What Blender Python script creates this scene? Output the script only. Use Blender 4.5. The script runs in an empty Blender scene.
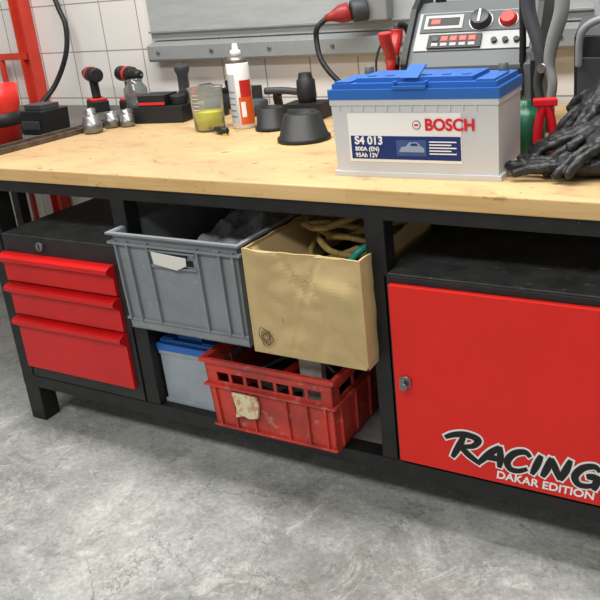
import bpy, bmesh, math, random
from mathutils import Vector, Matrix, Euler, noise as mnoise
random.seed(4)
S=bpy.context.scene
try:
    S.view_settings.view_transform='Standard'; S.view_settings.look='None'
except Exception: pass
def lin(c): return tuple(((v/255)/12.92 if v/255<=.04045 else ((v/255+.055)/1.055)**2.4) for v in c)+(1,)
MATS={}
def mat(name,col,rough=.5,metal=0,var=0.0,scale=8,col2=None,bump=0,emit=0,trans=0,detail=6,stretch=(1,1,1),ior=1.45,lo=.35,hi=.65,specks=None):
    if name in MATS:return MATS[name]
    m=bpy.data.materials.new(name);m.use_nodes=True;nt=m.node_tree;b=nt.nodes['Principled BSDF']
    c=lin(col);b.inputs['Base Color'].default_value=c;b.inputs['Roughness'].default_value=rough;b.inputs['Metallic'].default_value=metal
    b.inputs['IOR'].default_value=ior
    if trans:b.inputs['Transmission Weight'].default_value=trans
    if emit:
        b.inputs['Emission Color'].default_value=c;b.inputs['Emission Strength'].default_value=emit
    if var or bump:
        tc=nt.nodes.new('ShaderNodeTexCoord');mp=nt.nodes.new('ShaderNodeMapping');mp.inputs['Scale'].default_value=stretch
        nz=nt.nodes.new('ShaderNodeTexNoise');nz.inputs['Scale'].default_value=scale;nz.inputs['Detail'].default_value=detail;nz.inputs['Roughness'].default_value=.65
        nt.links.new(tc.outputs['Object'],mp.inputs[0]);nt.links.new(mp.outputs[0],nz.inputs['Vector'])
        if var:
            r=nt.nodes.new('ShaderNodeValToRGB');r.color_ramp.elements[0].position=lo;r.color_ramp.elements[1].position=hi
            k=lin(col2) if col2 else tuple(v*(1-var) for v in c[:3])+(1,)
            if col2: k=tuple(c[i]*(1-var)+k[i]*var for i in range(3))+(1,)
            r.color_ramp.elements[0].color=k;r.color_ramp.elements[1].color=c
            nt.links.new(nz.outputs['Fac'],r.inputs[0]);out=r.outputs[0]
            if specks:
                sc,th,sc_col,amt=specks
                n2=nt.nodes.new('ShaderNodeTexNoise');n2.inputs['Scale'].default_value=sc;n2.inputs['Detail'].default_value=5;n2.inputs['Roughness'].default_value=.75
                nt.links.new(tc.outputs['Object'],n2.inputs['Vector'])
                r2=nt.nodes.new('ShaderNodeValToRGB');r2.color_ramp.elements[0].position=th;r2.color_ramp.elements[1].position=th+.04
                r2.color_ramp.elements[0].color=(0,0,0,1);r2.color_ramp.elements[1].color=(amt,amt,amt,1);nt.links.new(n2.outputs['Fac'],r2.inputs[0])
                mx=nt.nodes.new('ShaderNodeMixRGB');nt.links.new(r2.outputs[0],mx.inputs[0]);nt.links.new(out,mx.inputs[1]);mx.inputs[2].default_value=lin(sc_col);out=mx.outputs[0]
            nt.links.new(out,b.inputs['Base Color'])
        if bump:
            bp=nt.nodes.new('ShaderNodeBump');bp.inputs['Strength'].default_value=bump;bp.inputs['Distance'].default_value=.01
            nt.links.new(nz.outputs['Fac'],bp.inputs['Height']);nt.links.new(bp.outputs[0],b.inputs['Normal'])
    MATS[name]=m;return m
def catmull(P,n=6):
    P=[Vector(p) for p in P];Q=[P[0]]+P+[P[-1]];o=[]
    for i in range(len(P)-1):
        a,b,c,d=Q[i:i+4]
        for k in range(n):
            t=k/n
            o.append(.5*((2*b)+(c-a)*t+(2*a-5*b+4*c-d)*t*t+(3*b-a-3*c+d)*t**3))
    o.append(P[-1]);return o
class B:
    def __init__(s,name):
        s.name=name;s.bm=bmesh.new();s.mats=[];s.sm=False
    def mi(s,m):
        if m not in s.mats:s.mats.append(m)
        return s.mats.index(m)
    def box(s,x0,x1,y0,y1,z0,z1,m,M=None,taper=1.0):
        i=s.mi(m);vs=[]
        cx,cy=(x0+x1)/2,(y0+y1)/2
        for z,k in ((z0,taper),(z1,1)):
            for x,y in ((x0,y0),(x1,y0),(x1,y1),(x0,y1)):
                v=Vector((cx+(x-cx)*k,cy+(y-cy)*k,z));vs.append(s.bm.verts.new(M@v if M else v))
        for f in ((3,2,1,0),(4,5,6,7),(0,1,5,4),(1,2,6,5),(2,3,7,6),(3,0,4,7)):
            s.bm.faces.new([vs[k] for k in f]).material_index=i
        return vs
    def prismx(s,prof,x0,x1,m,M=None):
        i=s.mi(m);a=[];b=[]
        for y,z in prof:
            p=Vector((x0,y,z));q=Vector((x1,y,z));a.append(s.bm.verts.new(M@p if M else p));b.append(s.bm.verts.new(M@q if M else q))
        n=len(prof);s.bm.faces.new(a).material_index=i;s.bm.faces.new(b[::-1]).material_index=i
        for k in range(n):s.bm.faces.new([a[k],b[k],b[(k+1)%n],a[(k+1)%n]]).material_index=i
    def prismy(s,prof,y0,y1,m,M=None):
        i=s.mi(m);a=[];b=[]
        for x,z in prof:
            p=Vector((x,y0,z));q=Vector((x,y1,z));a.append(s.bm.verts.new(M@p if M else p));b.append(s.bm.verts.new(M@q if M else q))
        n=len(prof);s.bm.faces.new(a).material_index=i;s.bm.faces.new(b[::-1]).material_index=i
        for k in range(n):s.bm.faces.new([a[k],a[(k+1)%n],b[(k+1)%n],b[k]]).material_index=i
    def lathe(s,prof,c,m,seg=28,axis=None,smooth=True,M=None):
        i=s.mi(m);c=Vector(c)
        R=Vector(axis).to_track_quat('Z','Y').to_matrix() if axis else Matrix.Identity(3)
        rings=[]
        for r,z in prof:
            rg=[]
            for k in range(seg):
                a=2*math.pi*k/seg
                v=c+R@Vector((max(r,1e-5)*math.cos(a),max(r,1e-5)*math.sin(a),z));rg.append(s.bm.verts.new(M@v if M else v))
            rings.append(rg)
        for u,v in zip(rings,rings[1:]):
            for k in range(seg):
                f=s.bm.faces.new([u[k],u[(k+1)%seg],v[(k+1)%seg],v[k]]);f.material_index=i;f.smooth=smooth
        for rg,fl in ((rings[0],True),(rings[-1],False)):
            f=s.bm.faces.new(rg[::-1] if fl else rg);f.material_index=i
    def cyl(s,p0,p1,r0,m,r1=None,seg=24,M=None):
        p0=Vector(p0);p1=Vector(p1);s.lathe([(r0,0),(r0 if r1 is None else r1,(p1-p0).length)],p0,m,seg,axis=(p1-p0).normalized(),M=M)
    def tube(s,P,r,m,n=6,seg=10,raw=False,M=None):
        i=s.mi(m);Q=[Vector(p) for p in P] if raw else catmull(P,n)
        L=len(Q);T=[(Q[min(k+1,L-1)]-Q[max(k-1,0)]).normalized() for k in range(L)]
        nrm=T[0].orthogonal().normalized();prev=None
        for k in range(L):
            nrm=(nrm-T[k]*nrm.dot(T[k])).normalized();bn=T[k].cross(nrm)
            rr=r(k/(L-1)) if callable(r) else r
            rg=[]
            for j in range(seg):
                a=2*math.pi*j/seg;v=Q[k]+rr*(nrm*math.cos(a)+bn*math.sin(a));rg.append(s.bm.verts.new(M@v if M else v))
            if prev:
                for j in range(seg):
                    f=s.bm.faces.new([prev[j],prev[(j+1)%seg],rg[(j+1)%seg],rg[j]]);f.material_index=i;f.smooth=True
            else:s.bm.faces.new(rg[::-1]).material_index=i
            prev=rg
        s.bm.faces.new(prev).material_index=i
    def ball(s,c,r,m,M=None,seg=16):
        i=s.mi(m);c=Vector(c);r=Vector(r) if hasattr(r,'__len__') else Vector((r,r,r))
        T=Matrix.Translation(c)@Matrix.Diagonal((*r,1))
        if M:T=M@T
        n0=set(s.bm.faces)
        bmesh.ops.create_uvsphere(s.bm,u_segments=seg,v_segments=max(8,seg//2+2),radius=1,matrix=T)
        for f in s.bm.faces:
            if f not in n0:f.material_index=i;f.smooth=True
    def done(s,bevel=0,seg=2,parent=None,M=None,recalc=True):
        if recalc:bmesh.ops.recalc_face_normals(s.bm,faces=s.bm.faces)
        me=bpy.data.meshes.new(s.name);s.bm.to_mesh(me);s.bm.free()
        for m in s.mats:me.materials.append(m)
        o=bpy.data.objects.new(s.name,me);bpy.context.collection.objects.link(o)
        if M:o.matrix_world=M
        if bevel:
            b=o.modifiers.new('bevel','BEVEL');b.width=bevel;b.segments=seg;b.limit_method='ANGLE';b.angle_limit=math.radians(50)
        if parent:o.parent=parent
        return o
def text(name,body,loc,size,m,parent,shear=0,ext=.0006,rot=(math.pi/2,0,0),offset=0,sx=1,space=1,align='LEFT'):
    c=bpy.data.curves.new(name,'FONT');c.body=body;c.size=size;c.shear=shear;c.extrude=ext;c.offset=offset;c.space_character=space;c.align_x=align
    o=bpy.data.objects.new(name,c);bpy.context.collection.objects.link(o);o.location=loc;o.rotation_euler=rot;o.scale=(sx,1,1);c.materials.append(m)
    if parent:o.parent=parent
    return o
def TR(x,y,z,yaw=0,pitch=0,roll=0): return Matrix.Translation((x,y,z))@Euler((roll,pitch,yaw)).to_matrix().to_4x4()

# ---------- materials
black=mat('black_steel',(18,19,21),.5,.1,var=.5,scale=14,col2=(42,41,40),specks=(40,.66,(110,104,96),.5))
blackp=mat('black_plastic',(26,27,29),.5)
dkgrey=mat('dark_grey_plastic',(62,64,68),.5)
red=mat('red_paint',(228,30,20),.42,0,var=.12,scale=3,specks=(26,.70,(120,30,24),.5))
red2=mat('red_drawer_paint',(210,22,24),.36,0,var=.15,scale=4,specks=(30,.69,(110,24,24),.6))
redp=mat('red_plastic',(205,40,32),.4)
steel=mat('steel',(150,150,148),.35,.85,var=.3,scale=20)
white=mat('white_print',(238,238,235),.5)
navy=mat('navy_print',(20,45,110),.45)
redprint=mat('red_print',(215,20,35),.45)
blackprint=mat('black_print',(12,12,14),.45)

def tile_mat():
    m=bpy.data.materials.new('white_tiles');m.use_nodes=True;nt=m.node_tree;b=nt.nodes['Principled BSDF']
    tc=nt.nodes.new('ShaderNodeTexCoord');mp=nt.nodes.new('ShaderNodeMapping');mp.inputs['Rotation'].default_value=(math.pi/2,0,0);mp.inputs['Location'].default_value=(.08,.05,0)
    br=nt.nodes.new('ShaderNodeTexBrick');br.offset=0;br.inputs['Scale'].default_value=1
    br.inputs['Brick Width'].default_value=.21;br.inputs['Row Height'].default_value=.21;br.inputs['Mortar Size'].default_value=.003
    br.inputs['Color1'].default_value=lin((220,216,212));br.inputs['Color2'].default_value=lin((228,225,221));br.inputs['Mortar'].default_value=lin((156,150,144))
    nt.links.new(tc.outputs['Object'],mp.inputs[0]);nt.links.new(mp.outputs[0],br.inputs[0]);nt.links.new(br.outputs[0],b.inputs['Base Color'])
    b.inputs['Roughness'].default_value=.22
    bp=nt.nodes.new('ShaderNodeBump');bp.invert=True;bp.inputs['Strength'].default_value=.4;bp.inputs['Distance'].default_value=.003
    nt.links.new(br.outputs['Fac'],bp.inputs['Height']);nt.links.new(bp.outputs[0],b.inputs['Normal'])
    return m
tiles=tile_mat()
plaster=mat('plaster',(205,205,200),.8,var=.08,scale=4)
class NT:
    def __init__(s,name):
        s.m=bpy.data.materials.new(name);s.m.use_nodes=True;s.N=s.m.node_tree.nodes;s.L=s.m.node_tree.links;s.b=s.N['Principled BSDF'];s.tc=s.N.new('ShaderNodeTexCoord')
    def noise(s,sc,st=(1,1,1),d=8,r=.6,dist=0,loc=(0,0,0)):
        mp=s.N.new('ShaderNodeMapping');mp.inputs['Scale'].default_value=st;mp.inputs['Location'].default_value=loc;s.L.new(s.tc.outputs['Object'],mp.inputs[0])
        n=s.N.new('ShaderNodeTexNoise');n.inputs['Scale'].default_value=sc;n.inputs['Detail'].default_value=d;n.inputs['Roughness'].default_value=r;n.inputs['Distortion'].default_value=dist
        s.L.new(mp.outputs[0],n.inputs['Vector']);return n
    def ramp(s,src,els):
        r=s.N.new('ShaderNodeValToRGB')
        while len(r.color_ramp.elements)<len(els):r.color_ramp.elements.new(.5)
        for e,(p,c) in zip(r.color_ramp.elements,els):e.position=p;e.color=lin(c) if hasattr(c,'__len__') else (c,c,c,1)
        s.L.new(src,r.inputs[0]);return r.outputs[0]
    def math(s,op,a,b,clamp=False):
        x=s.N.new('ShaderNodeMath');x.operation=op;x.use_clamp=clamp
        for k,v in enumerate((a,b)):
            if isinstance(v,(int,float)):x.inputs[k].default_value=v
            else:s.L.new(v,x.inputs[k])
        return x.outputs[0]
    def mix(s,t,a,bb,f):
        x=s.N.new('ShaderNodeMixRGB');x.blend_type=t
        if isinstance(f,float):x.inputs[0].default_value=f
        else:s.L.new(f,x.inputs[0])
        for k,v in ((1,a),(2,bb)):
            if isinstance(v,tuple):x.inputs[k].default_value=v
            else:s.L.new(v,x.inputs[k])
        return x.outputs[0]
    def cracks(t,sc,th,mk,loc,amp):
        wn=t.noise(2.6,d=8,r=.7,loc=loc)
        sub=t.N.new('ShaderNodeVectorMath');sub.operation='SUBTRACT';t.L.new(wn.outputs['Color'],sub.inputs[0]);sub.inputs[1].default_value=(.5,.5,.5)
        scl=t.N.new('ShaderNodeVectorMath');scl.operation='SCALE';t.L.new(sub.outputs[0],scl.inputs[0]);scl.inputs['Scale'].default_value=amp
        add=t.N.new('ShaderNodeVectorMath');add.operation='ADD';t.L.new(t.tc.outputs['Object'],add.inputs[0]);t.L.new(scl.outputs[0],add.inputs[1])
        vo=t.N.new('ShaderNodeTexVoronoi');vo.voronoi_dimensions='2D';vo.feature='DISTANCE_TO_EDGE';vo.inputs['Scale'].default_value=sc;t.L.new(add.outputs[0],vo.inputs['Vector'])
        return t.math('MULTIPLY',t.ramp(vo.outputs['Distance'],[(0.,1.),(th,0.)]),t.ramp(t.noise(1.4,d=3,loc=loc).outputs['Fac'],[(mk,0.),(mk+.08,1.)]))
def floor_mat():
    t=NT('concrete')
    c=t.ramp(t.noise(1.7,d=12,r=.75,dist=.5).outputs['Fac'],[(.36,(138,140,137)),(.5,(170,172,169)),(.64,(198,199,195))])
    c=t.mix('MULTIPLY',c,t.ramp(t.noise(75,d=6,r=.8).outputs['Fac'],[(.35,(146,146,146)),(.6,(255,255,255))]),.5)
    c=t.mix('MIX',c,lin((104,103,97)),t.math('MULTIPLY',t.ramp(t.noise(3.0,d=12,r=.85,dist=.8,loc=(3,1,0)).outputs['Fac'],[(.50,0.),(.60,1.)]),.48))
    c=t.mix('MIX',c,lin((224,225,221)),t.math('MULTIPLY',t.ramp(t.noise(5,d=12,r=.9,dist=.8,loc=(8,2,0)).outputs['Fac'],[(.53,0.),(.61,1.)]),.45))
    c=t.mix('MIX',c,lin((86,82,74)),t.math('MULTIPLY',t.ramp(t.noise(17,d=6,r=.75,loc=(1,7,0)).outputs['Fac'],[(.61,0.),(.67,1.)]),.55))
    k=t.math('MAXIMUM',t.cracks(3.0,.012,.42,(2,2,0),.5),t.cracks(8,.024,.56,(5,1,0),.25))
    c=t.mix('MIX',c,lin((80,78,73)),t.math('MULTIPLY',k,.68))
    t.L.new(c,t.b.inputs['Base Color'])
    t.L.new(t.ramp(t.noise(4).outputs['Fac'],[(.3,.36),(.7,.65)]),t.b.inputs['Roughness'])
    bp=t.N.new('ShaderNodeBump');bp.inputs['Strength'].default_value=.3;bp.inputs['Distance'].default_value=.004;t.L.new(t.noise(40).outputs['Fac'],bp.inputs['Height']);t.L.new(bp.outputs[0],t.b.inputs['Normal'])
    return t.m
def wood_mat():
    t=NT('beech_top')
    c=t.ramp(t.noise(3,(1,16,16)).outputs['Fac'],[(.25,(202,162,104)),(.5,(216,180,122)),(.75,(226,192,136))])
    br=t.N.new('ShaderNodeTexBrick');br.inputs['Scale'].default_value=1;br.inputs['Brick Width'].default_value=.8;br.inputs['Row Height'].default_value=.09;br.inputs['Mortar Size'].default_value=.0004
    br.inputs['Color1'].default_value=lin((255,255,255));br.inputs['Color2'].default_value=lin((240,234,226));br.inputs['Mortar'].default_value=lin((200,180,150))
    t.L.new(t.tc.outputs['Object'],br.inputs[0]);c=t.mix('MULTIPLY',c,br.outputs[0],.7)
    geo=t.N.new('ShaderNodeNewGeometry');sx=t.N.new('ShaderNodeSeparateXYZ');t.L.new(geo.outputs['Normal'],sx.inputs[0]);nz=sx.outputs['Z']
    c=t.mix('MIX',c,lin((202,175,132)),t.math('MULTIPLY',nz,.5,True))
    # soft broad soiling
    g1=t.ramp(t.noise(1.8,d=4,r=.55,dist=.4).outputs['Fac'],[(.38,1.),(.62,0.)])
    c=t.mix('MIX',c,lin((152,124,92)),t.math('MULTIPLY',t.math('MULTIPLY',g1,nz,True),.5))
    g2=t.ramp(t.noise(7,(1,1.6,1),d=5,r=.6,loc=(4,0,0)).outputs['Fac'],[(.52,0.),(.72,1.)])
    c=t.mix('MIX',c,lin((140,112,82)),t.math('MULTIPLY',t.math('MULTIPLY',g2,nz,True),.55))
    # sparse dark oil drops and scratches
    g3=t.math('MULTIPLY',t.ramp(t.noise(26,(1,1.5,1),d=3,r=.6,loc=(9,3,0)).outputs['Fac'],[(.66,0.),(.72,.7)]),nz,True)
    c=t.mix('MIX',c,lin((86,64,46)),g3)
    g5=t.math('MULTIPLY',t.ramp(t.noise(5,(1,26,1),d=4,r=.6,loc=(3,8,0)).outputs['Fac'],[(.64,0.),(.70,.35)]),nz,True)
    c=t.mix('MIX',c,lin((110,84,60)),g5)
    k=t.cracks(4,.008,.50,(1,5,0),.9)
    c=t.mix('MIX',c,lin((104,80,58)),t.math('MULTIPLY',t.math('MULTIPLY',k,nz,True),.45))
    g4=t.ramp(t.noise(20,(1,1,2),d=4,r=.7,loc=(2,3,0)).outputs['Fac'],[(.62,0.),(.70,.5)])
    c=t.mix('MIX',c,lin((126,92,56)),g4)
    t.L.new(c,t.b.inputs['Base Color']);t.b.inputs['Roughness'].default_value=.62
    return t.m
# ---------- room
WY=1.12
f=B('floor');f.box(-5,2.5,-4.5,WY+.1,-.1,0,floor_mat());f.done()
w=B('wall_back');w.box(-5,2.5,WY,WY+.1,0,3,tiles);w.done()
w=B('wall_left');w.box(-5.1,-5,-4.5,WY+.1,0,3,plaster);w.done()
w=B('wall_right');w.box(2.5,2.6,-4.5,WY+.1,0,3,plaster);w.done()
w=B('ceiling');w.box(-5.1,2.6,-4.5,WY+.1,3,3.1,plaster);w.done()
galv=mat('galvanised',(176,180,181),.5,.2,var=.15,scale=6,stretch=(1,1,6))
galv2=mat('galvanised_dark',(150,154,155),.5,.2,var=.12,scale=9)
p=B('wall_panel')
p.box(-2.31,1.6,WY-.02,WY-.001,1.135,1.62,galv)
p.prismx([(WY-.001,1.05),(WY-.055,1.05),(WY-.06,1.06),(WY-.06,1.115),(WY-.02,1.13),(WY-.001,1.13)],-2.31,1.6,galv2)
p.box(-2.31,1.6,WY-.035,WY-.02,1.165,1.175,galv2)
p.box(-2.31,1.6,WY-.06,WY-.001,1.62,1.66,galv2)
for k in range(14):
    p.cyl((-2.25+k*.28,WY-.061,1.09),(-2.25+k*.28,WY-.066,1.09),.008,steel,seg=12)
p.done(.002)
# ---------- workbench
wood=wood_mat()
wb=B('workbench')
wb.box(-2.2,.16,-.01,1.08,.832,.87,wood)
def post(x0,x1,y0,y1,z0,z1):wb.box(x0,x1,y0,y1,z0,z1,black)
for x0 in (-2.09,.04):
    post(x0,x0+.065,0,.06,0,.832);post(x0,x0+.065,.95,1.01,0,.832)
    post(x0+.01,x0+.055,.06,.95,.79,.832);post(x0+.01,x0+.055,.06,.95,.128,.168)
for x0 in (-1.545,-.768):
    post(x0,x0+.05,0,.05,.168,.832);post(x0,x0+.05,.95,1.0,.168,.832);post(x0+.005,x0+.045,.05,.95,.79,.832)
post(-2.09,.105,.001,.05,.795,.832)
post(-2.09,.105,-.001,.05,.126,.168)
post(-2.09,.105,.95,1.0,.126,.168)
shelfm=mat('shelf_steel',(138,140,140),.45,.2,var=.35,scale=7)
wb.box(-2.03,.05,.03,.95,.150,.166,shelfm)
wb.box(-1.50,-.76,.02,.8,.425,.44,black)
wb.box(-1.54,.06,1.0,1.01,.17,.83,black)  # added black sheet over the wall tiles, stands in for under-bench shade
wb.done(.003)
dc=B('drawer_cabinet')
caseg=mat('case_top',(50,52,54),.55,.1,var=.6,scale=16,col2=(86,88,88),detail=10,specks=(45,.6,(130,128,124),.5))
casef=mat('case_black',(30,31,33),.5,.1,var=.4,scale=16,col2=(56,56,56))
dc.box(-2.035,-1.552,.0,.7,.17,.655,casef);dc.box(-2.035,-1.552,.002,.7,.655,.66,caseg)
for a,b_ in [(.605,.505),(.505,.392),(.392,.205)]:
    dc.prismx([(0,a-.002),(-.022,a-.004),(-.034,a-.010),(-.034,a-.022),(-.016,a-.036),(-.012,a-.040),(-.012,b_+.006),(0,b_+.006)],-2.03,-1.574,red2)
dc.cyl((-1.86,0,.632),(-1.86,-.008,.632),.014,steel);dc.box(-1.862,-1.858,-.0095,-.008,.623,.641,blackp)
dc.done(.002)
cb=B('storage_cabinet')
cb.box(-.728,.03,.0,.75,.17,.665,casef);cb.box(-.728,.03,.002,.75,.665,.67,caseg)
cb.box(-.712,.015,-.014,0,.182,.648,red)
cb.cyl((-.682,-.014,.407),(-.682,-.022,.407),.015,steel)
cb.box(-.684,-.680,-.03,-.022,.397,.417,steel);cb.cyl((-.682,-.03,.40),(-.682,-.034,.40),.01,steel,seg=16)
cab=cb.done(.002)
LET={'R':([[(-.30,.74),(.0,.92),(.42,1.02),(.86,.92),(.70,.62),(.24,.50)],[(.36,.94),(.20,.45),(.02,-.02)],[(.26,.53),(.55,.25),(1.02,-.06)]],.98),
'A':([[(-.02,0),(.32,.48),(.62,.82)],[(.62,.84),(.68,.4),(.68,-.02)],[(.10,.28),(.42,.32),(.74,.30)]],.84),
'C':([[(.80,.66),(.62,.82),(.28,.68),(.08,.32),(.20,.04),(.48,.02),(.76,.18)]],.84),
'I':([[(.30,.82),(.20,.42),(.08,0)]],.42),
'N':([[(.0,0),(.12,.4),(.20,.82)],[(.20,.80),(.38,.42),(.56,.02)],[(.56,.02),(.70,.45),(.80,.88)]],.92),
'G':([[(.80,.66),(.62,.82),(.28,.68),(.08,.32),(.20,.04),(.48,.02),(.74,.16)],[(.42,.38),(.62,.42),(.86,.40)],[(.80,.40),(.74,.2),(.70,-.08)]],.9)}
def brush(name,y,extra,m,x0,z0,sx,sz):
    o=B(name);i=o.mi(m);X=0;cnt=0
    for ch in 'RACING':
        st,adv=LET[ch]
        for s_ in st:
            cnt+=1
            Q=catmull([(x0+(X+a)*sx+b*sz*.12,y-cnt*.00004,z0+b*sz) for a,b in s_],8);L=len(Q);pr=None
            if extra:
                Q[0]=Q[0]+(Q[0]-Q[1]).normalized()*extra;Q[-1]=Q[-1]+(Q[-1]-Q[-2]).normalized()*extra
            for k in range(L):
                T=(Q[min(k+1,L-1)]-Q[max(k-1,0)]).normalized();n=Vector((-T.z,0,T.x))
                w_=.0070*(.45+.75*math.sin(math.pi*min(1,max(0,.12+.8*k/(L-1)))))+extra
                a=o.bm.verts.new(Q[k]+n*w_);b=o.bm.verts.new(Q[k]-n*w_)
                if pr:o.bm.faces.new([pr[0],pr[1],b,a]).material_index=i
                pr=(a,b)
        X+=adv
    return o.done(parent=cab,recalc=True)
brush('racing_outline',-.0146,.0042,white,-.575,.2265,.0695,.067)
brush('racing_lettering',-.0160,0,blackprint,-.575,.2265,.0695,.067)
text('edition_lettering','DAKAR EDITION',(-.468,-.0155,.196),.028,white,cab,shear=.12,ext=.0004,offset=.0007,sx=1.04)

# ---------- crates
def row_wall(o,x0,x1,y0,y1,z0,z1,hz0,hz1,holes,m):
    o.box(x0,x1,y0,y1,z0,hz0,m);o.box(x0,x1,y0,y1,hz1,z1,m)
    xs=[x0]+[v for h in holes for v in h]+[x1]
    for i in range(0,len(xs),2):o.box(xs[i],xs[i+1],y0,y1,hz0,hz1,m)
def row_wall_y(o,y0,y1,x0,x1,z0,z1,hz0,hz1,holes,m):
    o.box(x0,x1,y0,y1,z0,hz0,m);o.box(x0,x1,y0,y1,hz1,z1,m)
    xs=[y0]+[v for h in holes for v in h]+[y1]
    for i in range(0,len(xs),2):o.box(x0,x1,xs[i],xs[i+1],hz0,hz1,m)
def taper(o,cx,cy,z0,z1,k):
    for v in o.bm.verts:
        t=max(0,min(1,(z1-v.co.z)/(z1-z0)));s=1-(1-k)*t
        v.co.x=cx+(v.co.x-cx)*s;v.co.y=cy+(v.co.y-cy)*s
gcol=mat('grey_crate_plastic',(136,141,146),.48,var=.35,scale=9,col2=(98,100,102),detail=10,specks=(35,.63,(186,188,188),.4))
g=B('grey_euro_crate')
x0,x1,y0,y1,z0,z1=-1.506,-1.095,-.05,.52,.441,.722
row_wall(g,x0,x1,y0,y0+.004,z0,z1,.645,.682,[(x0+.145,x1-.145)],gcol)
g.box(x0,x1,y1-.004,y1,z0,z1,gcol);g.box(x0,x0+.004,y0,y1,z0,z1,gcol);g.box(x1-.004,x1,y0,y1,z0,z1,gcol);g.box(x0,x1,y0,y1,z0,z0+.005,gcol)
for a in (.0,.016):
    e=.012
    for bx in ((x0-e,x1+e,y0-e,y0),(x0-e,x1+e,y1,y1+e),(x0-e,x0,y0,y1),(x1,x1+e,y0,y1)):
        g.box(*bx,z1-.004-a*1.6,z1+.002-a*1.6,gcol)
for fx in (.03,.13,.30,.70,.87,.97):
    X=x0+(x1-x0)*fx;g.box(X-.003,X+.003,y0-.010,y0,z0+.03,z1-.02,gcol)
g.box(x0+.13,x1-.13,y0-.010,y0,.640,.645,gcol);g.box(x0+.13,x1-.13,y0-.010,y0,.682,.687,gcol)
for fy in (.1,.35,.65,.9):
    Y=y0+(y1-y0)*fy;g.box(x1,x1+.009,Y-.003,Y+.003,z0+.03,z1-.02,gcol)
g.box(x0-.004,x1+.004,y0-.006,y0,z0+.028,z0+.034,gcol)
taper(g,(x0+x1)/2,(y0+y1)/2,z0,z1,.975)
paper=mat('paper_label',(215,213,206),.7)
g.prismy([(-1.365,.684),(-1.25,.676),(-1.252,.655),(-1.285,.640),(-1.36,.650)],y0-.0135,y0-.0125,paper)
g.done(.0015)
def crumple(name,cx,cy,cz,sx,sy,h,m,seed,n=44,f1=1.6,f2=4,am=.5):
    o=B(name);i=o.mi(m);V=[[None]*(n+1) for _ in range(n+1)]
    for a in range(n+1):
        for b in range(n+1):
            u=a/n*2-1;v=b/n*2-1
            e=max(0,1-max(abs(u),abs(v))**4)
            z=h*e*(.7+am*mnoise.noise(Vector((u*f1,v*f1,seed)))+.28*(1-2*abs(mnoise.noise(Vector((u*f2,v*f2,seed)))))+.1*mnoise.noise(Vector((u*11,v*11,seed))))
            V[a][b]=o.bm.verts.new((cx+u*sx,cy+v*sy,cz+z))
    for a in range(n):
        for b in range(n):
            f=o.bm.faces.new([V[a][b],V[a+1][b],V[a+1][b+1],V[a][b+1]]);f.smooth=True;f.material_index=i
    return o
o=crumple('plastic_bag',-1.25,.28,.60,.14,.19,.12,mat('bag_plastic',(170,175,180),.35,var=.7,scale=10,col2=(90,94,100),lo=.42,hi=.56),3,f1=1.0,f2=2.4).done();o.modifiers.new('s','SOLIDIFY').thickness=.002
o=crumple('workshop_rags',-1.30,.22,.47,.19,.25,.13,mat('rag_cloth',(60,62,66),.9,var=.5,scale=14),7).done();o.modifiers.new('s','SOLIDIFY').thickness=.002
card=mat('cardboard',(194,170,122),.85,var=.6,scale=2.5,col2=(158,134,94),stretch=(1,1,.6),bump=.06,detail=6,lo=.36,hi=.6,specks=(16,.63,(132,108,78),.45))
c=B('cardboard_box')
x0,x1,y0,y1,z0,z1=-1.078,-.756,-.055,.36,.441,.715
t=.005
def panel(P,Q,R_,thick,m,seed,amp=.004,n=34):
    P,Q,R_=Vector(P),Vector(Q),Vector(R_);N_=Q.cross(R_).normalized();i=c.mi(m);F=[];Bk=[]
    for a in range(n+1):
        r1=[];r2=[]
        for b in range(n+1):
            u,v=a/n,b/n;e=min(1,8*u,8*(1-u),8*v)
            d=amp*e*(mnoise.noise(Vector((u*2.5,v*2.5,seed)))+.9*abs(mnoise.noise(Vector((u*4,v*5,seed+3))))-.3*max(0,1-abs(u*.8+v*.5-.75)*26)-.3*max(0,1-abs(u-.35-v*.3)*26))
            top=.004*mnoise.noise(Vector((u*7,seed,0)))*(1 if b==n else 0)
            p_=P+Q*u+R_*v+N_*d+R_.normalized()*top;r1.append(c.bm.verts.new(p_));r2.append(c.bm.verts.new(p_-N_*thick))
        F.append(r1);Bk.append(r2)
    for a in range(n):
        for b in range(n):
            for G in (F,Bk):
                f=c.bm.faces.new([G[a][b],G[a+1][b],G[a+1][b+1],G[a][b+1]]);f.material_index=i
    for a in range(n):
        for bb in (0,n):c.bm.faces.new([F[a][bb],F[a+1][bb],Bk[a+1][bb],Bk[a][bb]]).material_index=i
        for aa in (0,n):c.bm.faces.new([F[aa][a],F[aa][a+1],Bk[aa][a+1],Bk[aa][a]]).material_index=i
H_=z1-z0
panel((x0,y0,z0),(x1-x0,0,0),(0,0,H_),t,card,1.3,.010)
panel((x1,y0,z0),(0,y1-y0,0),(0,0,H_),t,card,5.1)
panel((x0,y1,z0),(0,-(y1-y0),0),(0,0,H_),t,card,8.1)
panel((x1,y1,z0),(-(x1-x0),0,0),(0,0,H_),t,card,9.7)
c.box(x0,x1,y0+t,y1-t,z0,z0+t,card)
c.box(x0+.01,x1-.01,0,.004,0,.10,card,M=TR(0,y0+t+.004,z1-.002)@Euler((-2.7,0,0)).to_matrix().to_4x4())
c.box(0,.004,y0+.03,y1-.03,0,.12,card,M=TR(x0+.008,0,z1-.006)@Euler((0,2.5,0)).to_matrix().to_4x4())
inkm=mat('brown_ink',(92,66,44),.7)
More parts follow.
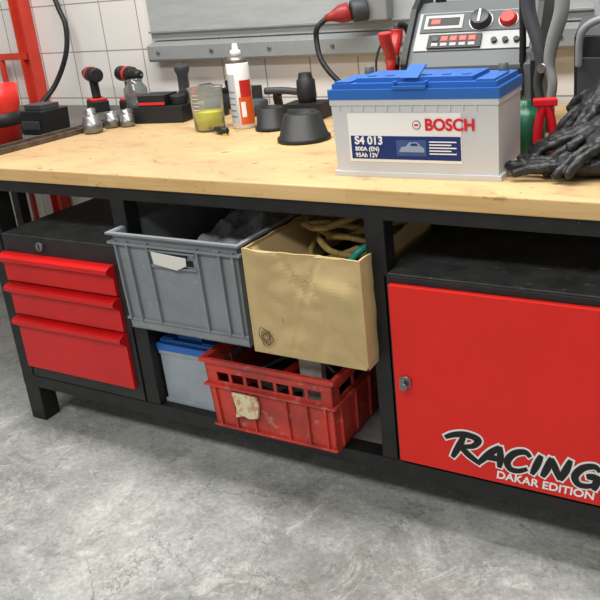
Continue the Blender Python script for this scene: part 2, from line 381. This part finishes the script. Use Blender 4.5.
for k in range(5):
    P=[(-1.035+math.cos(a*.7+k)*(.006+.004*k)*(1+.3*math.sin(a*1.7+k)),y0-.007,.490+math.sin(a*.7+k)*(.008+.0035*k)*(1+.2*math.sin(a*2.3))) for a in range(9)]
    c.tube(P,.0009,inkm,n=3,seg=5)
c.done()
ropem=mat('rope_fibre',(160,136,78),.85,var=.6,scale=60,col2=(92,72,38),bump=.5)
r=B('rope_coil')
P=[]
for k in range(76):
    a=k*.5;rr=.09+.022*math.sin(k*.9)
    P.append((-.90+rr*1.15*math.cos(a),.19+rr*1.1*math.sin(a),.655+.0013*k+.014*math.sin(k*1.3)))
r.tube(P,.0085,ropem,n=4,seg=8);r.done()
r=B('tangled_hose')
r.tube([(-.86,.03,.60),(-.83,.03,.67),(-.80,.04,.705),(-.779,.1,.70),(-.779,.2,.66),(-.79,.30,.60)],.009,mat('teal_rubber',(30,140,130),.4));r.done()
r=B('scrap_parts')
r.box(-1.06,-.775,-.03,.34,.447,.62,mat('dark_rags',(50,46,42),.9,var=.5,scale=20,bump=1));r.done(.02)
# red crate
rc=mat('red_crate_plastic',(200,62,50),.55,var=.8,scale=7,col2=(146,54,46),detail=12,lo=.40,hi=.56,specks=(24,.59,(190,138,126),.5))
c=B('red_plastic_crate')
x0,x1,y0,y1,z0,z1=-1.266,-.872,-.04,.50,.167,.385
n=7;wd=(x1-x0-.06)/n
hz0,hz1=.318,.346
row_wall(c,x0,x1,y0,y0+.006,z0,z1,hz0,hz1,[(x0+.03+k*wd+.005,x0+.03+(k+1)*wd-.005) for k in range(n)],rc)
row_wall(c,x0,x1,y1-.006,y1,z0,z1,hz0,hz1,[(x0+.03+k*wd+.005,x0+.03+(k+1)*wd-.005) for k in range(n)],rc)
n2=6;wy=(y1-y0-.06)/n2
for xa in (x0,x1-.006):
    row_wall_y(c,y0,y1,xa,xa+.006,z0,z1,hz0,hz1,[(y0+.03+k*wy+.005,y0+.03+(k+1)*wy-.005) for k in range(n2)],rc)
c.box(x0,x1,y0,y1,z0,z0+.006,rc)
e=.010
for bxx in ((x0-e,x1+e,y0-e,y0),(x0-e,x1+e,y1,y1+e),(x0-e,x0,y0,y1),(x1,x1+e,y0,y1)):
    c.box(*bxx,z1-.010,z1+.002,rc);c.box(*bxx,.303,.309,rc)
for fx in (.06,.2,.36,.64,.8,.94):
    X=x0+(x1-x0)*fx;c.box(X-.003,X+.003,y0-.008,y0,z0+.012,.305,rc)
for fy in (.05,.2,.35,.5,.65,.8,.95):
    Y=y0+(y1-y0)*fy;c.box(x1,x1+.008,Y-.003,Y+.003,z0+.012,.305,rc)
c.box(x0-.004,x1+.004,y0-.009,y0,z0+.010,z0+.016,rc)
taper(c,(x0+x1)/2,(y0+y1)/2,z0,z1,.965)
lab=mat('old_label',(214,204,164),.8,var=.6,scale=40,col2=(180,90,70),lo=.42,hi=.5)
c.prismy([(-1.182,.296),(-1.105,.294),(-1.098,.27),(-1.106,.232),(-1.135,.226),(-1.15,.232),(-1.178,.222),(-1.172,.25)],y0-.0085,y0+.0005,lab)
c.done(.0015)
r=B('metal_offcut')
r.box(-.985,-.92,-.005,.02,.25,.428,mat('zinc',(165,166,164),.5,.3,var=.3,scale=15));r.box(-.985,-.92,.02,.06,.418,.428,MATS['zinc']);r.done(.002)
r=crumple('tool_clutter',-1.07,.22,.178,.18,.24,.12,mat('tool_clutter',(64,56,50),.8,var=.6,scale=25),11,am=.8);r.done()
r=B('hand_tools')
r.tube([(-1.18,.05,.30),(-1.1,.1,.34),(-1.02,.1,.35),(-.95,.2,.32)],.008,blackp)
r.tube([(-1.2,.2,.31),(-1.05,.16,.34),(-.94,.10,.32)],.010,steel)
r.cyl((-1.1,.03,.30),(-1.0,.3,.34),.014,redp);r.done(.004)
# ---------- car batteries
silver=mat('battery_case',(203,205,207),.42)
blue=mat('battery_lid',(38,98,176),.45)
def battery(name,L,D,H,M,label=True,case=silver):
    b=B(name)
    b.box(0,L,0,D,0,H*.80,case,taper=.985)
    b.box(-.004,L+.004,-.004,D+.004,0,.012,case)
    b.box(-.002,L+.002,-.003,D+.003,H*.74,H*.80,case)
    if label:
        for k in range(12):b.box(.02+k*(L-.04)/12,.02+(k+.12)*(L-.04)/12,-.0025,0,H*.68,H*.74,case)
    b.box(-.004,L+.004,-.005,D+.005,H*.80,H*.90,blue)
    b.box(.004,L-.004,.004,D-.004,H*.90,H*.955,blue)
    b.box(.06,L-.06,.02,D-.045,H*.955,H*1.0,blue)
    for k in range(6):b.cyl((.085+k*(L-.17)/5,.055,H),(.085+k*(L-.17)/5,.055,H+.002),.011 if label else .006,blue,seg=20)
    for X in (.03,L-.03):
        b.lathe([(.013,0),(.011,.02)],(X,D-.035,H*.955),mat('lead',(120,120,122),.5,.6),seg=16)
        b.box(X-.02,X+.02,.008,D-.06,H*.955,H*.975,blue)
    if label:
        b.box(L*.40,L*.60,-.010,-.002,H*.90,H*.93,blue);b.box(L*.40,L*.415,-.005,.04,H*.90,H*.97,blue);b.box(L*.585,L*.60,-.005,.04,H*.90,H*.97,blue)
        b.prismx([(.01,H*1.0),(.02,H*1.0),(.075,H*1.09),(.07,H*1.10)],L*.44,L*.54,blue)
        y=-.0012
        b.box(.04,L*.79,y,.01,H*.16,H*.66,white)
        b.box(.045,L*.785,y-.0006,y+.002,H*.19,H*.43,navy)
        b.cyl((L*.53,y,H*.545),(L*.53,y-.001,H*.545),.0105,mat('badge_grey',(130,135,140),.4),seg=24)
        b.cyl((L*.53,y-.001,H*.545),(L*.53,y-.0016,H*.545),.008,white,seg=24)
        b.box(L*.53-.005,L*.53+.005,y-.0022,y-.0016,H*.535,H*.555,redprint)
        pic=mat('label_photo',(60,84,140),.5)
        b.box(L*.40,L*.58,y-.0010,y,H*.23,H*.39,pic)
        b.prismy([(L*.415,H*.27),(L*.43,H*.32),(L*.46,H*.33),(L*.48,H*.37),(L*.53,H*.37),(L*.55,H*.33),(L*.57,H*.31),(L*.57,H*.27)],y-.0016,y-.001,mat('label_silver',(150,162,184),.4))
        b.prismy([(L*.485,H*.335),(L*.492,H*.36),(L*.525,H*.36),(L*.535,H*.335)],y-.0019,y-.0016,navy)
        for k in range(5):b.box(L*.60,L*(.76-.03*(k%2)),y-.0012,y,H*(.25+.03*k),H*(.262+.03*k),white)
    o=b.done(.003,M=M)
    if label:
        text('label_brand','BOSCH',(L*.578,-.0030,H*.495),.036,redprint,o,offset=.0010,sx=.98)
        text('label_type','S4 013',(.055,-.0030,H*.345),.026,white,o,offset=.0008)
        text('label_spec','800A (EN)',(.055,-.0030,H*.275),.014,white,o,offset=.0003)
        text('label_spec_2','95Ah 12V',(.055,-.0030,H*.21),.014,white,o,offset=.0003)
    return o
battery('car_battery',.396,.196,.225,TR(-.8754,.0885,.8702,.038))
battery('car_battery',.206,.18,.215,TR(-1.490,.03,.1665,0),label=False,case=mat('old_case',(160,170,178),.45,var=.25,scale=9))

# ---------- items on the bench
def obj(name):return B(name)
o=obj('steel_straightedge');rust=mat('rusty_steel',(112,98,84),.5,.5,var=.6,scale=25,col2=(60,46,38))
o.box(-2.195,-2.185,.05,.95,.8705,.888,rust);o.box(-2.13,-2.12,.05,.95,.8705,.888,rust);o.box(-2.185,-2.13,.05,.95,.8705,.878,rust)
for k in range(9):o.box(-2.185,-2.13,.1+k*.1,.105+k*.1,.878,.884,steel)
o.done(.001)
o=obj('side_workbench');o.box(-3.3,-2.205,.12,1.05,.83,.87,mat('grey_top',(110,108,104),.5,.2,var=.4,scale=8))
for X in (-3.28,-2.27):
    o.box(X,X+.05,.98,1.03,0,.83,black);o.box(X,X+.05,.14,.19,0,.83,black)
o.done(.003)
o=obj('rack_upright');rr=mat('rack_red',(208,62,44),.45,var=.2,scale=12)
X,Y=-3.06,1.085
o.box(X-.035,X+.035,Y,Y+.03,.0,1.9,rr) 
o.box(X-.035,X-.027,Y-.03,Y,.0,1.9,rr);o.box(X+.027,X+.035,Y-.03,Y,.0,1.9,rr)
for k in range(16):
    o.box(X-.008,X+.008,Y-.002,Y,.92+k*.06,.945+k*.06,blackp)
o.box(-3.8,X,Y-.02,Y,1.08,1.11,rr)
o.box(-3.8,X,Y-.02,Y,.62,.65,rr)
for q in range(3):o.box(-3.5+q*.12,-3.48+q*.12,Y-.02,Y,.0,1.08,rr)
o.done(.002)
o=obj('hanging_cable')
o.tube([(-2.90,WY-.02,1.9),(-2.87,WY-.03,1.55),(-2.80,WY-.05,1.32),(-2.76,WY-.06,1.22),(-2.77,WY-.08,1.10),(-2.83,WY-.12,.97),(-2.87,WY-.2,.885)],.011,blackp);o.done()
o=obj('red_oil_funnel')
fc=(-2.272,.27,.8705)
o.lathe([(.055,0),(.058,.06),(.062,.06),(.064,.12),(.07,.13),(.075,.2),(.072,.2),(.066,.14),(0,.13)],fc,redp)
o.lathe([(.0625,.065),(.0645,.11)],fc,blackp);o.done()
o=obj('tool_battery_pack')
o.box(-2.38,-2.25,.42,.54,.8705,.955,blackp,taper=.95);o.box(-2.36,-2.27,.44,.52,.955,.975,dkgrey);o.box(-2.36,-2.27,.415,.42,.89,.92,dkgrey);o.done(.01,3)
for (x,y,r_,h) in ((-2.232,.62,.024,.06),(-2.078,.48,.034,.06),(-2.085,.58,.03,.055),(-2.03,.60,.026,.045),(-2.09,.66,.024,.05)):
    o=obj('socket_bit')
    o.lathe([(r_*.85,0),(r_,.006),(r_,h*.6),(r_*.85,h*.66),(r_*.85,h),(r_*.55,h),(r_*.55,h*.5),(0,h*.5)],(x,y,.871),steel,seg=24);o.done()
def drill(x,y,yaw,s=1,z=.8705):
    M=TR(x,y,z,yaw)@Matrix.Scale(s,4)
    o=obj('cordless_drill')
    o.box(-.05,.06,-.04,.04,0,.05,blackp,M=M);o.box(-.045,.055,-.036,.036,.05,.062,redp,M=M)
    o.tube([(0,0,.06),(.005,0,.10),(.012,0,.15)],.02,blackp,M=M)
    o.lathe([(.028,-.07),(.034,-.06),(.034,.06),(.028,.08),(.024,.085),(.024,.09),(.022,.13),(.012,.14)],(0,0,.17),blackp,axis=(1,0,0),M=M)
    o.lathe([(.035,.01),(.0358,.015),(.0358,.03),(.035,.035)],(0,0,.17),redp,axis=(1,0,0),M=M)
    o.cyl((.14,0,.17),(.17,0,.17),.004,steel,M=M)
    o.done(.006,2)
drill(-2.48,.90,2.6,.9);drill(-2.29,.90,-.4,.9)
o=obj('battery_charger_dock')
M=TR(-1.95,.72,.8705,.2)
o.box(-.10,.10,-.06,.06,0,.06,blackp,M=M);o.box(-.08,.03,-.05,.05,.06,.10,blackp,M=M);o.box(-.08,.03,-.052,-.05,.065,.075,redp,M=M);o.lathe([(.03,0),(.03,.03),(.024,.035)],(.06,0,.06),blackp,M=M);o.done(.008,3)
o=obj('glass_jar')
o.lathe([(.04,0),(.045,.01),(.045,.09),(.03,.11),(.03,.125),(.028,.125),(.028,.11),(.042,.088),(.042,.012),(0,.01)],(-2.16,.80,.8885),mat('clear_plastic',(200,205,205),.08,trans=.9));o.done()
o=obj('angle_grinder')
o.lathe([(.02,0),(.03,.01),(.032,.12),(.038,.13),(.038,.18),(.025,.19)],(-2.02,.90,.93),blackp,axis=(.95,-.2,.1));o.lathe([(.033,.09),(.034,.10),(.034,.12)],(-2.02,.90,.93),redp,axis=(.95,-.2,.1))
o.lathe([(.045,0),(.045,.05),(.03,.06),(.03,.08)],(-1.80,.83,.871),blackp);o.lathe([(.04,0),(.04,.012)],(-1.90,.85,.871),steel);o.done(.003)
o=obj('torch_light')
o.lathe([(.022,0),(.026,.02),(.022,.04),(.022,.10),(.030,.12),(.030,.14)],(-2.08,.99,.905),dkgrey,axis=(.1,-.1,1));o.box(-2.12,-2.04,.95,1.03,.8705,.905,blackp);o.done(.003)
o=obj('tool_case')
o.box(-1.88,-1.74,.95,1.05,.8705,.95,blackp);o.box(-1.86,-1.76,.945,.95,.89,.93,dkgrey);o.tube([(-1.85,.98,.95),(-1.85,.98,.975),(-1.77,.98,.975),(-1.77,.98,.95)],.007,blackp);o.done(.008,3)
# beaker
o=obj('measuring_beaker')
bc=(-1.63,.57,.8705)
clr=mat('beaker_plastic',(236,240,238),.12,trans=.9,ior=1.12)
o.lathe([(.046,0),(.050,.004),(.056,.138),(.060,.142),(.059,.144),(.0545,.139),(.048,.006),(0,.004)],bc,clr,seg=32)
o.lathe([(.0475,.0065),(.0503,.060),(.0,.061)],bc,mat('yellow_fluid',(228,218,16),.15),seg=32)
for k in range(5):o.box(bc[0]-.012,bc[0]+.012,bc[1]-.0545-k*.0005,bc[1]-.054-k*.0005,.945+k*.012,.946+k*.012,white)
o.done()
o=obj('screwdriver')
o.lathe([(.006,0),(.012,.005),(.012,.05),(.008,.06),(.009,.07)],(-1.50,.49,.884),blackp,axis=(-.9,.35,0),seg=12);o.cyl((-1.56,.514,.884),(-1.62,.538,.884),.003,steel);o.box(-1.515,-1.503,.485,.495,.8705,.885,mat('yellow_plastic',(220,190,40),.4));o.done()
# spray can
o=obj('spray_can')
sc=(-1.525,.62,.8705);R0=.037
canw=mat('can_white',(228,228,226),.3)
o.lathe([(R0-.003,0),(R0,.003),(R0,.210),(R0-.002,.214)],sc,canw,seg=32)
o.lathe([(R0-.002,.214),(.030,.228),(.020,.236)],sc,steel,seg=32)
o.lathe([(.018,.236),(.017,.254),(.010,.256),(.008,.275),(0,.276)],sc,canw,seg=20)
lo_=mat('can_orange',(215,90,30),.35)
def arc(o,c,r,z0,z1,a0,a1,m,n=10):
    i=o.mi(m);V=[]
    for k in range(n+1):
        a=a0+(a1-a0)*k/n;V.append((o.bm.verts.new((c[0]+r*math.cos(a),c[1]+r*math.sin(a),z0)),o.bm.verts.new((c[0]+r*math.cos(a),c[1]+r*math.sin(a),z1))))
    for p,q in zip(V,V[1:]):
        f=o.bm.faces.new([p[0],q[0],q[1],p[1]]);f.material_index=i;f.smooth=True
arc(o,sc,R0+.0004,.885,.975,-1.15,.4,lo_);arc(o,sc,R0+.0004,.975,1.03,-.95,.3,mat('can_red',(190,40,35),.35));arc(o,sc,R0+.0004,.89,1.05,-2.6,-1.35,mat('can_grey',(176,182,190),.4));arc(o,sc,R0+.0007,.91,.96,-1.0,-.6,white)
for k in range(5):arc(o,sc,R0+.0007,.91+k*.02,.915+k*.02,-2.3,-1.5,mat('can_ink',(110,116,128),.4))
o.done()
def cup(x,y,r0,r1,h):
    o=obj('rubber_cup')
    o.lathe([(r0+.006,0),(r0+.006,.012),(r0,.014),(r1,h),(r1*.8,h+.004),(r1*.75,h-.01),(0,h-.012)],(x,y,.8705),blackp);o.done()
cup(-1.19,.455,.074,.054,.080);cup(-1.40,.60,.05,.044,.070)
o=obj('battery_tester')
M=TR(-1.38,.80,.8705,.1)
o.box(-.07,.07,-.05,.05,0,.055,blackp,M=M);o.lathe([(.030,0),(.034,.02),(.032,.075),(.026,.08),(.022,.10)],(-.0,0,.055),blackp,M=M);o.box(-.055,.055,-.052,-.05,.015,.04,dkgrey,M=M);o.done(.008,3)
o=obj('extension_lead')
P=[(-1.13+.09*math.cos(k*.8)+.02*math.sin(k*2.1),.80+.07*math.sin(k*.8),.882+.004*k) for k in range(26)]
o.tube(P,.006,blackp,n=4,seg=7);o.done()
o=obj('oil_tin')
o.lathe([(.05,0),(.05,.05),(.046,.052),(.046,.045),(0,.045)],(-1.64,.85,.8705),dkgrey);o.done()
o=obj('air_gun')
o.tube([(-1.58,.92,.89),(-1.57,.90,.93),(-1.55,.88,.95)],.017,blackp);o.tube([(-1.60,.87,.953),(-1.53,.88,.953),(-1.48,.90,.945)],.013,dkgrey);o.done()
# wall socket with red plug
o=obj('wall_socket')
o.box(-1.28,-1.17,WY-.08,WY-.021,1.17,1.29,mat('socket_grey',(128,130,130),.5));o.lathe([(.040,0),(.040,.05),(.034,.06)],(-1.25,WY-.07,1.215),dkgrey,axis=(-.8,-.6,-.1));o.done(.006)
o=obj('red_power_plug')
A=Vector((-1.30,WY-.108,1.209));d=Vector((-.85,-.5,-.2)).normalized()
o.lathe([(.032,0),(.034,.01),(.032,.035),(.025,.05),(.016,.07),(.012,.09)],A,mat('plug_red',(150,42,40),.4),axis=d)
e_=A+d*.085
o.tube([e_,e_+Vector((-.03,-.02,-.03)),(-1.41,.95,1.12),(-1.385,.93,1.05),(-1.32,.92,.98),(-1.23,.93,.92),(-1.12,.96,.885)],.010,blackp);o.done()
o=obj('thin_cable')
o.tube([(-1.10,WY-.03,1.14),(-1.13,1.02,1.14),(-1.17,.99,1.10),(-1.19,.97,1.03),(-1.17,.96,.95),(-1.08,.97,.88)],.004,blackp);o.done()
# ---------- booster / charger
o=obj('battery_booster')
bod=mat('booster_grey',(98,102,105),.5);pan=mat('booster_panel',(160,163,163),.45)
M=TR(-.86,.50,.8705,.06)
W=.34
o.prismx([(0,0),(-.005,.20),(.02,.235),(.11,.335),(.16,.36),(.24,.36),(.24,0)],0,W,bod,M=M)
for X in (-.016,W):o.prismx([(-.012,.0),(-.016,.21),(.015,.25),(.10,.35),(.16,.385),(.25,.38),(.25,0)],X,X+.016,blackp,M=M)
ang=math.atan2(.10,.09)
Ms=M@Matrix.Translation((0,.02,.235))@Euler((ang,0,0)).to_matrix().to_4x4()
o.box(.01,W-.01,.004,.13,0,.004,pan,M=Ms)
o.box(.02,W-.02,.062,.126,.004,.007,mat('panel_dark',(70,73,76),.5),M=Ms)
o.box(.05,.20,.008,.052,.004,.010,blackp,M=Ms);led=mat('led_red',(255,60,50),.4,emit=1.0)
for k in range(5):o.box(.062+k*.026,.080+k*.026,.030,.044,.010,.012,led if k>0 else dkgrey,M=Ms);o.box(.062+k*.026,.080+k*.026,.014,.024,.010,.011,pan,M=Ms)
o.lathe([(.030,0),(.030,.006),(.024,.022),(.0,.022)],(.19,.094,.006),mat('knob_dark',(48,50,54),.4),M=Ms);o.lathe([(.033,0),(.033,.002)],(.19,.094,.006),steel,M=Ms);o.box(.187,.193,.074,.114,.028,.032,white,M=Ms)
o.lathe([(.024,0),(.024,.006),(.018,.016)],(.265,.094,.006),mat('knob_red',(190,40,35),.4),M=Ms);o.lathe([(.027,0),(.027,.002)],(.265,.094,.006),steel,M=Ms)
o.box(.03,.14,.072,.118,.007,.009,pan,M=Ms);o.box(.04,.13,.082,.108,.009,.010,blackp,M=Ms);o.box(.05,.075,.088,.102,.010,.011,led,M=Ms)
for k in range(3):o.cyl((.235+.03*k,.028,.004),(.235+.03*k,.028,.012),.008,blackp,M=Ms,seg=16)
o.box(.02,W-.02,-.010,-.004,.12,.19,blackp,M=M);o.box(.05,W-.1,-.012,-.009,.145,.165,pan,M=M)
for k in range(6):o.box(.02,W-.02,-.006,-.001,.02+k*.015,.027+k*.015,blackp,M=M)
o.tube([(.04,.2,.36),(.05,.19,.44),(.17,.18,.46),(.29,.19,.44),(.30,.2,.36)],.016,blackp,M=M)
bo=o.done(.004)
def clamp(name,M,c1,c2,L=.24):
    o=obj(name)
    for s in (1,-1):
        o.tube([(0,s*.008,0),(0,s*.022,L*.25),(0,s*.012,L*.42),(0,s*.02,L*.6),(0,s*.045,L*.85),(0,s*.05,L)],lambda t:.010+.008*min(1,t*1.3),c1 if s>0 else c2,M=M)
        o.box(-.012,.012,s*.005-.003,s*.005+.003,-.05,.02,steel,M=M)
        for k in range(4):o.box(-.012,.012,-.002,.002,-.045+k*.012,-.040+k*.012,steel,M=M@Matrix.Translation((0,s*.003,0)))
    o.cyl((-.018,0,L*.4),(.018,0,L*.4),.012,steel,M=M)
    o.tube([(0,.05,L*.98),(0.0,.06,L*1.1),(.02,.08,L*1.0),(.03,.09,L*.5),(.03,.10,.0),(.04,.10,-.06)],.009,blackp,M=M)
    return o.done()
clamp('booster_clamp',TR(-.47,.46,.955,1.2),dkgrey,mat('clamp_grey',(135,138,138),.5),.28)
clamp('booster_clamp',TR(-.900,.49,1.04,.1),mat('clamp_red',(176,34,34),.4),mat('clamp_red',(176,34,34),.4),.13)
o=obj('portable_charger')
M=TR(-.40,.46,.8705,-.15)
o.box(0,.3,0,.2,0,.27,blackp,M=M);o.prismx([(0,.27),(.05,.31),(.15,.31),(.2,.27)],.0,.3,dkgrey,M=M);o.box(.01,.29,-.006,0,.08,.22,dkgrey,M=M)
o.tube([(.03,.1,.30),(.04,.1,.37),(.15,.1,.39),(.26,.1,.37),(.27,.1,.30)],.014,pan,M=M)
o.tube([(.02,-.02,.20),(.03,-.03,.28),(.08,-.03,.31),(.14,-.02,.30)],.009,mat('clamp_grey',(135,138,138),.5),M=M)
pc=o.done(.01,3)
tt=text('device_lettering','AK',(0,0,0),.06,white,None,offset=.002);tt.parent=pc;tt.matrix_world=M@TR(.07,-.0075,.155)@Euler((math.pi/2,0,0)).to_matrix().to_4x4()
o=obj('green_bottle');o.lathe([(.042,0),(.048,.01),(.048,.08),(.034,.105),(.015,.115),(.015,.13)],(-.50,.38,.8705),mat('green_plastic',(24,92,66),.35));o.done()
o=obj('red_spring_clamp')
M=TR(-.440,.34,.975,.3)
for s in (1,-1):
    o.tube([(0,0,.03),(s*.010,0,.0),(s*.018,0,-.05),(s*.016,0,-.104)],.011,redprint,M=M)
o.box(-.028,.028,-.012,.012,.018,.036,redprint,M=M);o.done(.004)
# gloves
rub=mat('black_rubber',(30,31,33),.40,bump=.25,scale=40,var=.3,col2=(45,46,48))
def glove(M,curl,seed,cuff,spread=2.6,thumb=1):
    rnd=random.Random(seed);o=obj('work_glove');M=M@Matrix.Diagonal((1,thumb,1,1))
    o.ball((0,0,.0),(.060,.048,.024),rub,M=M)
    o.ball((-.035,0,.002),(.05,.042,.028),rub,M=M)
    for k,(yy,L) in enumerate(((-.038,.082),(-.013,.096),(.013,.092),(.038,.072))):
        c=curl[k];P=[(.03,yy*.9,0)];a=0;x,y,z=.052,yy*1.1,.002;sp=(yy*spread*2.4+rnd.uniform(-.08,.08))
        P.append((x,y,z))
        for j in range(3):
            a-=c*(.7+.3*j);st=L*(.42,.32,.26)[j];sp+=rnd.uniform(-.12,.12)
            x+=st*math.cos(a)*math.cos(sp);y+=st*math.cos(a)*math.sin(sp);z+=st*math.sin(a);P.append((x,y,z))
        o.tube(P,lambda t:.0122-.0022*t,rub,M=M);o.ball(P[-1],.0102,rub,M=M)
    P=[(-.02,-.035,0),(.000,-.060,.004),(.022,-.082,.0),(.042,-.092,-.006)]
    o.tube(P,.0132,rub,M=M);o.ball(P[-1],.0128,rub,M=M)
    o.tube([(-.05,0,0)]+cuff,lambda t:.034+.018*t+.005*math.sin(t*26),rub,M=M,seg=18)
    ob=o.done()
    r=ob.modifiers.new('remesh','REMESH');r.mode='VOXEL';r.voxel_size=.0026;r.use_smooth_shade=True
    tx=bpy.data.textures.new('wr','CLOUDS');tx.noise_scale=.022;tx.noise_depth=2
    d=ob.modifiers.new('wrinkle','DISPLACE');d.texture=tx;d.strength=.009;d.mid_level=.5;d.texture_coords='LOCAL'
    sm=ob.modifiers.new('sm','SMOOTH');sm.iterations=1
    return ob
RX=lambda a:Matrix.Rotation(a,4,'Y')
glove(TR(-.330,.170,.898,math.radians(184)),[.05,.08,.05,.1],1,[(-.09,0,.006),(-.13,.01,.02),(-.17,.02,.03)])
glove(TR(-.320,.265,.952,math.radians(190))@RX(.25),[.16,.2,.14,.22],2,[(-.08,0,.010),(-.11,.01,.02),(-.14,.015,.035)],thumb=-1)
glove(TR(-.270,.200,.950,math.radians(212))@RX(.35),[.10,.14,.12,.15],5,[(-.09,0,.006),(-.13,.01,.02),(-.17,.02,.04)])
glove(TR(-.315,.330,1.010,math.radians(215))@RX(.7),[.2,.3,.3,.3],12,[(-.08,0,.0),(-.11,.01,.0),(-.13,.015,.0)])

# ---------- lights
def area(x,y,z,sx,sy,e,rot=(0,0,0),col=(1,1,1)):
    l=bpy.data.lights.new('tube_light','AREA');l.shape='RECTANGLE';l.size=sx;l.size_y=sy;l.energy=e;l.color=col
    ob=bpy.data.objects.new('ceiling_light',l);bpy.context.collection.objects.link(ob);ob.location=(x,y,z);ob.rotation_euler=rot
area(-1.2,-.0,2.95,3.2,.4,98,col=(1,.985,.955))
area(-1.2,-2.2,2.95,3.0,.5,82,col=(1,.985,.96))
Wd=bpy.data.worlds.new('w');S.world=Wd;Wd.use_nodes=True;Wd.node_tree.nodes['Background'].inputs[0].default_value=(1,.995,.99,1);Wd.node_tree.nodes['Background'].inputs[1].default_value=.45
# ---------- camera
az,pi_,ro=-.4874,.3147,.0800
f=Vector((math.sin(az)*math.cos(pi_),math.cos(az)*math.cos(pi_),-math.sin(pi_)))
r0=f.cross(Vector((0,0,1))).normalized();d0=f.cross(r0)
r=r0*math.cos(ro)+d0*math.sin(ro);d=-r0*math.sin(ro)+d0*math.cos(ro)
cam=bpy.data.cameras.new('camera');co=bpy.data.objects.new('camera',cam);bpy.context.collection.objects.link(co)
u=-d;b=-f
co.matrix_world=Matrix(((r.x,u.x,b.x,0),(r.y,u.y,b.y,-1.4199),(r.z,u.z,b.z,1.30),(0,0,0,1)))
cam.sensor_width=36;cam.lens=36*750.2/600;cam.shift_x=-69.8/600;cam.shift_y=-72.4/600;cam.clip_start=.02
S.camera=co
